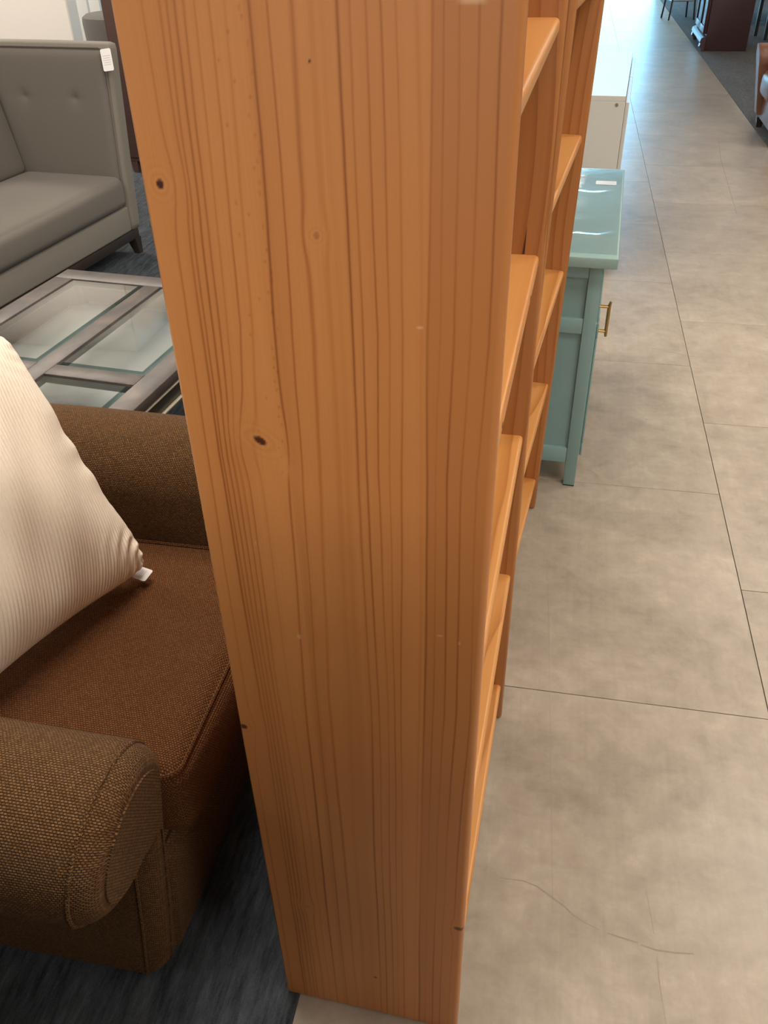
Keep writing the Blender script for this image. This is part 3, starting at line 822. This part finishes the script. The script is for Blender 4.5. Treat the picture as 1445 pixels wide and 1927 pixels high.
for (a, z) in btn:
    g = G(); x = -.030 - a; r = .010
    rings = [[(x + r * f * math.cos(t), -.0035 - .005 * (1 - f * f), z + r * f * math.sin(t)) for t in np.linspace(0, 2 * PI, 13)] for f in (1, .7, .35, .02)]
    build('button', splay(g.grid(rings, [[(p[0], p[2]) for p in q] for q in rings])), M['sofa'], pd)
# outline welt on the arm
wp = [(-SD + .02, -.004, AH - .018)] + [(-.040 - .02 * (1 - math.sin(t)), -.004, AH - .045 + .027 * math.sin(t) - .0) for t in ()] + [(-.052, -.004, AH - .018), (-.034, -.004, AH - .024), (-.026, -.004, AH - .042), (-.026, -.004, .30)]
build('piping', splay(G().tube(wp, .0040, 6)), M['sofa'], so)
# seat
g = cushion(G(), -.58, .010, -SL, -.004, .262, .420, .045, (.012, 0, .016), 26)
weld(build('seat_cushion', g, M['sofa'], so, ang=80))
g = G().box(-SD + .03, -.004, -SL - .01, -.0005, .135, .262, .012, 3)
build('seat_rail', g, M['sofa_trim'], so)
# back with its own padded face
g = cushion(G(), -SD, -SD + .11, -SL, 0.0, .13, AH, .02, (0, 0, .004), 12); weld(build('back', g, M['sofa_trim'], so, ang=70))
g = cushion(G(), -SD + .10, -.555, -SL, -.006, .395, AH - .05, .05, (.03, 0, .01), 20)
g.v = [(x - 0.16 * (z - .40), y, z) for x, y, z in g.v]
weld(build('back_cushion', g, M['sofa'], so, ang=80))
g = cushion(G(), -SD, 0.0, -SL - AT, -SL, .13, AH, .02, (0, 0, .004), 10); weld(build('arm', splay(g), M['sofa_trim'], so, ang=70))
# dark wooden plinth and legs
build('wood_base', G().box(-SD + .02, -.006, -SL - .05, .06, .085, .134, .003, 2), M['darkwood'], so)
for x in (-.03, -SD + .06):
    for y in (.035, -SL - .03):
        build('leg', G().taper((x + .012, y + .006, .003), (.016, .016), (x, y, .090), (.028, .028)), M['darkwood'], so, smooth=False)
st = price_tag(so, (0.043, -0.012, 0.950), (0.17, -.25, -1.0), (1.0, 0.18, 0.0), .095, .052, hole=False)

# ------------------------------------------------------------------ things beyond the sofa
gc = thing('ottoman', 'round grey felt ottoman partly hidden behind the sofa top', 'ottoman', (-3.565, 7.35, -0.0))
prof = [(0.0, .02), (.285, .02), (.30, .05), (.325, .56), (.335, .79), (.330, .830), (.30, .850), (.15, .855), (0.0, .855)]
P = [[(r * math.cos(a), r * math.sin(a), z) for r, z in prof] for a in np.linspace(0, 2 * PI, 41)[:-1]]
U = [[(i * .05, z) for r, z in prof] for i in range(40)]
build('cover', G().grid(P, U, closed_u=True), M['greyfab'], gc)
build('foot', G().box(-.2, .2, -.2, .2, .003, .022, .004, 1), M['darkwood'], gc)
sc_ = thing('slatted_screen', 'white slatted screen standing behind the grey felt ottoman', 'screen', (-4.37, 8.10, 0), math.radians(5))
for i in range(4):
    build('slat', G().box(i * .115, i * .115 + .098, 0, .022, .06, 1.7, .004, 2), M['whitep'], sc_)
for z in (.15, 1.55):
    build('crossbar', G().box(0, .445, .022, .042, z, z + .06, .003, 1), M['whitep'], sc_)
for x in (0.0, .40):
    build('foot', G().box(x, x + .045, -.10, .16, .003, .060, .004, 1), M['whitep'], sc_)
dc = thing('dark_cabinet', 'narrow dark brown wooden cabinet just past the sofa arm', 'cabinet', (-2.985, 5.85, 0), math.radians(-3))
build('carcass', G().box(0, .80, 0, .42, .08, 1.62, .004, 2), M['brownwood'], dc)
build('cornice', G().box(-.02, .82, -.02, .44, 1.62, 1.68, .008, 2), M['brownwood'], dc)
for i in range(2):
    d = build('door', G().box(.02 + i * .385, .395 + i * .385, -.018, 0, .11, 1.59, .004, 2), M['brownwood'], dc)
    build('knob', G().tube([(.37 + i * .06, -.018, .85), (.37 + i * .06, -.045, .85)], [.007, .012], 10), M['brass'], d)
for x in (.03, .77):
    for y in (.03, .39):
        build('leg', G().taper((x, y, .003), (.018, .018), (x, y, .08), (.025, .025)), M['brownwood'], dc, smooth=False)

# ------------------------------------------------------------------ teal cabinet
TX, TY = 0.146, 2.317
te = thing('teal_cabinet', 'teal painted cabinet with panelled end and brass pull by the pine bookcases', 'cabinet', (TX, TY, 0), math.radians(-3.0))
D, LN, H = 0.44, 0.87, 0.725    # x from -D to 0, y from 0 to LN
def tbx(name, x0, x1, y0, y1, z0, z1, mat='teal', bev=.0025, parent=None): return build(name, G().box(x0, x1, y0, y1, z0, z1, bev, 2), M[mat], parent or te)
for (x, y) in ((-.036, 0), (-D, 0), (-.036, LN - .036), (-D, LN - .036)):
    p_ = tbx('post', x, x + .036, y, y + .036, 0.004, H)
    tbx('glide', x + .001, x + .035, y + .001, y + .035, 0.0, .006, 'rubber', .001, p_)
for y0 in (0.002, LN - .022):
    y1 = y0 + .020
    tbx('end_rail', -D + .036, -.036, y0, y1, .684, H); tbx('end_rail', -D + .036, -.036, y0, y1, .520, .566); tbx('end_rail', -D + .036, -.036, y0, y1, .085, .138)
    ym = (y0 + .012) if y0 < .1 else y0
    tbx('end_panel', -D + .036, -.036, ym, ym + .008, .13, .53, bev=0); tbx('end_panel', -D + .036, -.036, ym, ym + .008, .56, .69, bev=0)
tbx('back_panel', -D + .004, -D + .014, .036, LN - .036, .085, H); tbx('bottom_panel', -D + .014, -.02, .02, LN - .02, .09, .108)
tbx('worktop', -D - .03, .036, -.034, LN + .034, H, H + .030, 'teal_top_lit', .004)
tbx('front_rail', -.026, -.004, .036, LN - .036, .69, H)
for i in range(2):
    y0 = .040 + i * .397
    dr = tbx('drawer', -.018, .004, y0, y0 + .392, .545, .685)
    dd = tbx('door', -.018, .004, y0, y0 + .392, .095, .538)
    for (z0, z1) in ((.095, .14), (.495, .538)): tbx('door_rail', .004, .010, y0, y0 + .392, z0, z1, parent=dd)
    for (a, b) in ((0, .045), (.347, .392)): tbx('door_stile', .004, .010, y0 + a, y0 + b, .14, .495, parent=dd)
    yh = y0 + (.012 if i == 0 else .38)
    g = G().tube([(.032, yh, .498), (.031, yh, .512), (.031, yh, .590), (.034, yh, .604)], [.0035, .005, .005, .0035], 8)
    for z in (.514, .588): g.tube([(.002, yh, z), (.031, yh, z)], .0045, 8)
    h_ = build('pull_handle', g, M['brass'], te); h_['label'] = 'aged brass bar pull'
# paper strip and clear film on the top
g = G().box(-.055, .012, .690, .735, H + .0305, H + .0312)
lb = build('paper_label', g, M['tagw'], te, smooth=False); lb['label'] = 'blank-looking white paper strip with faint print'
g = G()
for k, (a, b) in enumerate(((-.018, -.010), (-.006, .000), (.002, .008))): g.add([(a, .708, H + .0314), (b, .708, H + .0314), (b, .716, H + .0314), (a, .716, H + .0314)], [(0, 1, 2, 3)])
build('print', g, M['print'], lb, smooth=False)
P, U = [], []
for i in range(41):
    row, ur = [], []
    for j in range(61):
        x = -D - .025 + (D + .055) * i / 40; y = -.01 + (LN + .02) * j / 60
        zz = H + .0325 + .0004 * (math.sin(x * 31 + 2 * math.sin(y * 9)) * math.sin(y * 23 + x * 7) + 1) + .0012 * math.exp(-((y - .16 - .03 * math.sin(x * 12) - .009 * math.sin(x * 55)) / .010) ** 2) * 4 * max(0, math.sin(x * 14 + 2.6)) + .0012 * math.exp(-((y - .60 - .03 * math.sin(x * 14) - .010 * math.sin(x * 48 + 1)) / .012) ** 2) * 4 * max(0, math.sin(x * 13 + 3.0))
        row.append((x, y, zz)); ur.append((x, y))
    P.append(row); U.append(ur)
fm = build('plastic_film', G().grid(P, U), M['film'], te, ang=180); fm['label'] = 'clear wrinkled plastic film over the top'

# ------------------------------------------------------------------ white cabinet
wc = thing('white_cabinet', 'low white laminate cabinet standing behind the teal cabinet', 'cabinet', (0.262, 4.20, 0), math.radians(-3.8))
build('carcass', G().box(-.46, 0, 0, 1.36, .05, .80, .0015, 1), M['white_lam'], wc)
build('top', G().box(-.46, 0, 0.0, 1.36, .80, .822, .0012, 1), M['white_lam'], wc)
build('plinth', G().box(-.44, -.03, .03, 1.33, .003, .05), M['white_lam'], wc, smooth=False)
for i in range(2): build('door', G().box(.001, .018, .01 + i * .675, .675 + i * .675, .06, .795, .0015, 1), M['white_lam'], wc)
g = G().tube([(-.036, .001, .786), (-.036, -.0015, .786)], .0075, 12); 
g.v = [(x, y, z) for x, y, z in g.v]
build('cam_hole', g, M['holegrey'], wc)

# ------------------------------------------------------------------ far right of the aisle
mc = thing('china_cabinet', 'dark mahogany cabinet with moulded front and bracket feet beyond the aisle', 'cabinet', (1.560, 12.0, 0), math.radians(-1.0))
build('carcass', G().box(.02, .50, 0, 1.15, .003, 1.30, .006, 2), M['mahog'], mc)
build('base_moulding', G().prism([(0.02, .16), (-.035, .14), (-.045, .10), (-.02, .085), (.02, .08)], 'y', -.02, 1.17), M['mahog'], mc)
for y in (-.02, 1.05):
    build('bracket_foot', G().prism([(.02, .085), (-.035, .085), (-.045, .05), (-.02, .03), (-.015, .003), (.02, .003)], 'y', y, y + .12), M['mahog'], mc)
for i in range(2):
    d = build('door', G().box(-.004, .02, .03 + i * .55, .56 + i * .55, .18, 1.26, .004, 2), M['mahog'], mc)
    for y in (.03 + i * .55, .50 + i * .55): build('door_stile', G().box(-.022, -.004, y, y + .06, .18, 1.26, .006, 2), M['mahog'], d)
    for z in (.18, 1.19): build('door_rail', G().box(-.020, -.004, .09 + i * .55, .50 + i * .55, z, z + .07, .006, 2), M['mahog'], d)
build('cornice', G().box(-.03, .53, -.03, 1.18, 1.30, 1.36, .012, 2), M['mahog'], mc)

def stool(loc, label, h=.72, w=.19):
    t = thing('bar_stool', label, 'stool', loc, math.radians(12), group='black stools far down the aisle')
    for sx, sy in ((-1, -1), (1, -1), (1, 1), (-1, 1)):
        build('leg', G().tube([(sx * w, sy * w, .002), (sx * w * .68, sy * w * .68, h)], .013, 8), M['black'], t)
    for z, f in ((.25, .89),):
        c = [(sx * w * f, sy * w * f, z) for sx, sy in ((-1, -1), (1, -1), (1, 1), (-1, 1))]
        for k in range(4): build('footrest', G().tube([c[k], c[(k + 1) % 4]], .009, 8), M['winframe'] if k == 0 else M['black'], t)
    g = cushion(G(), -.18, .18, -.18, .18, h, h + .06, .025, (0, 0, .012), 8)
    weld(build('seat', g, M['black'], t))
    return t
stool((1.56, 15.4, 0), 'thin-legged black metal stool far down the aisle beside the bright window glare')

ta = thing('dining_table', 'black table with slab legs behind the mahogany cabinet', 'table', (1.98, 14.6, 0))
build('tabletop', G().box(-.06, 1.3, -.08, 1.5, .72, .76, .006, 2), M['black'], ta)
for x in (0.0, 1.1):
    for y in (0.0, 1.3): build('leg', G().box(x, x + .11, y, y + .11, .003, .72, .005, 2), M['black'], ta)

ch = thing('dining_chair', 'black dining chair with dark green seat behind the mahogany cabinet', 'chair', (2.42, 13.0, 0), math.radians(8))
for sx in (0, .40):
    for sy in (0, .40): build('leg', G().box(sx, sx + .04, sy, sy + .04, .003, .44 if sx == 0 else .95, .004, 1), M['black'], ch)
g = cushion(G(), -.01, .45, -.01, .45, .44, .50, .02, (0, 0, .012), 8); weld(build('seat', g, M['green'], ch))
for z in (.60, .75, .90): build('back_rail', G().box(.41, .43, .04, .40, z - .03, z + .03, .004, 1), M['black'], ch)

lc = thing('leather_armchair', 'brown leather roll-arm chair cut off by the right edge of the picture', 'armchair', (1.490, 7.04, 0), math.radians(-1))
def rollarm(y0):
    P, U = [], []
    cz, r = .50, .10
    prof = [(-.06, .10)] + [(r * math.cos(a), cz + r * math.sin(a)) for a in np.linspace(math.radians(220), math.radians(-40), 22)] + [(.06, .10)]
    for x, i in ((.80, 0), (.3, 0), (.04, 0), (.012, .006), (0, .025)):
        P.append([(x - .17 * max(0, z - .10), y0 + .08 + y * (1 - i * 6), cz + (z - cz) * (1 - i * 1.2)) for y, z in prof]); U.append([(x, k * .02) for k in range(len(prof))])
    g = G().grid(P, U); n = len(prof); g.add(P[-1], [tuple(range(n))]); return g
build('arm', rollarm(0.0), M['leather'], lc, ang=50); build('arm', rollarm(.66), M['leather'], lc, ang=50)
g = cushion(G(), -.02, .78, .155, .66, .25, .44, .05, (.02, 0, .02), 12); weld(build('seat_cushion', g, M['leather'], lc))
g = cushion(G(), .66, .92, .03, .80, .10, .92, .07, (.03, 0, .01), 10); weld(build('backrest', g, M['leather'], lc))
build('base', G().box(.03, .85, .03, .79, .075, .25, .01, 2), M['leather'], lc)
for x in (.05, .80):
    for y in (.05, .75): build('foot', G().taper((x, y, .003), (.020, .020), (x, y, .08), (.032, .032)), M['darkwood'], lc, smooth=False)

# scuffs and scratches in the tile finish
random.seed(5)
scuff(pts((940, 1652), (985, 1658), (1010, 1668), (1040, 1690), (1062, 1706), (1078, 1722), (1100, 1736), (1128, 1750)), .0017)
scuff(pts((1142, 1756), (1170, 1765), (1200, 1774)), .0016)
scuff(pts((1206, 1778), (1235, 1788), (1270, 1793), (1305, 1795)), .0021)
scuff(pts((1214, 1668), (1220, 1700), (1226, 1730), (1230, 1758)), .0009)
scuff(pts((1236, 1800), (1240, 1845), (1247, 1890), (1253, 1927)), .0008)
scuff(pts((1029, 1040), (1032, 1160), (1034, 1300), (1037, 1500), (1040, 1720)), .0006)
scuff(pts((1105, 883), (1118, 890), (1126, 899)), .0016)
scuff(pts((1148, 512), (1155, 505), (1162, 498)), .0022)
scuff(pts((1352, 262), (1356, 300), (1369, 345), (1386, 402)), .0018)
scuff(pts((1224, 655), (1260, 662), (1290, 669), (1320, 673)), .0014)
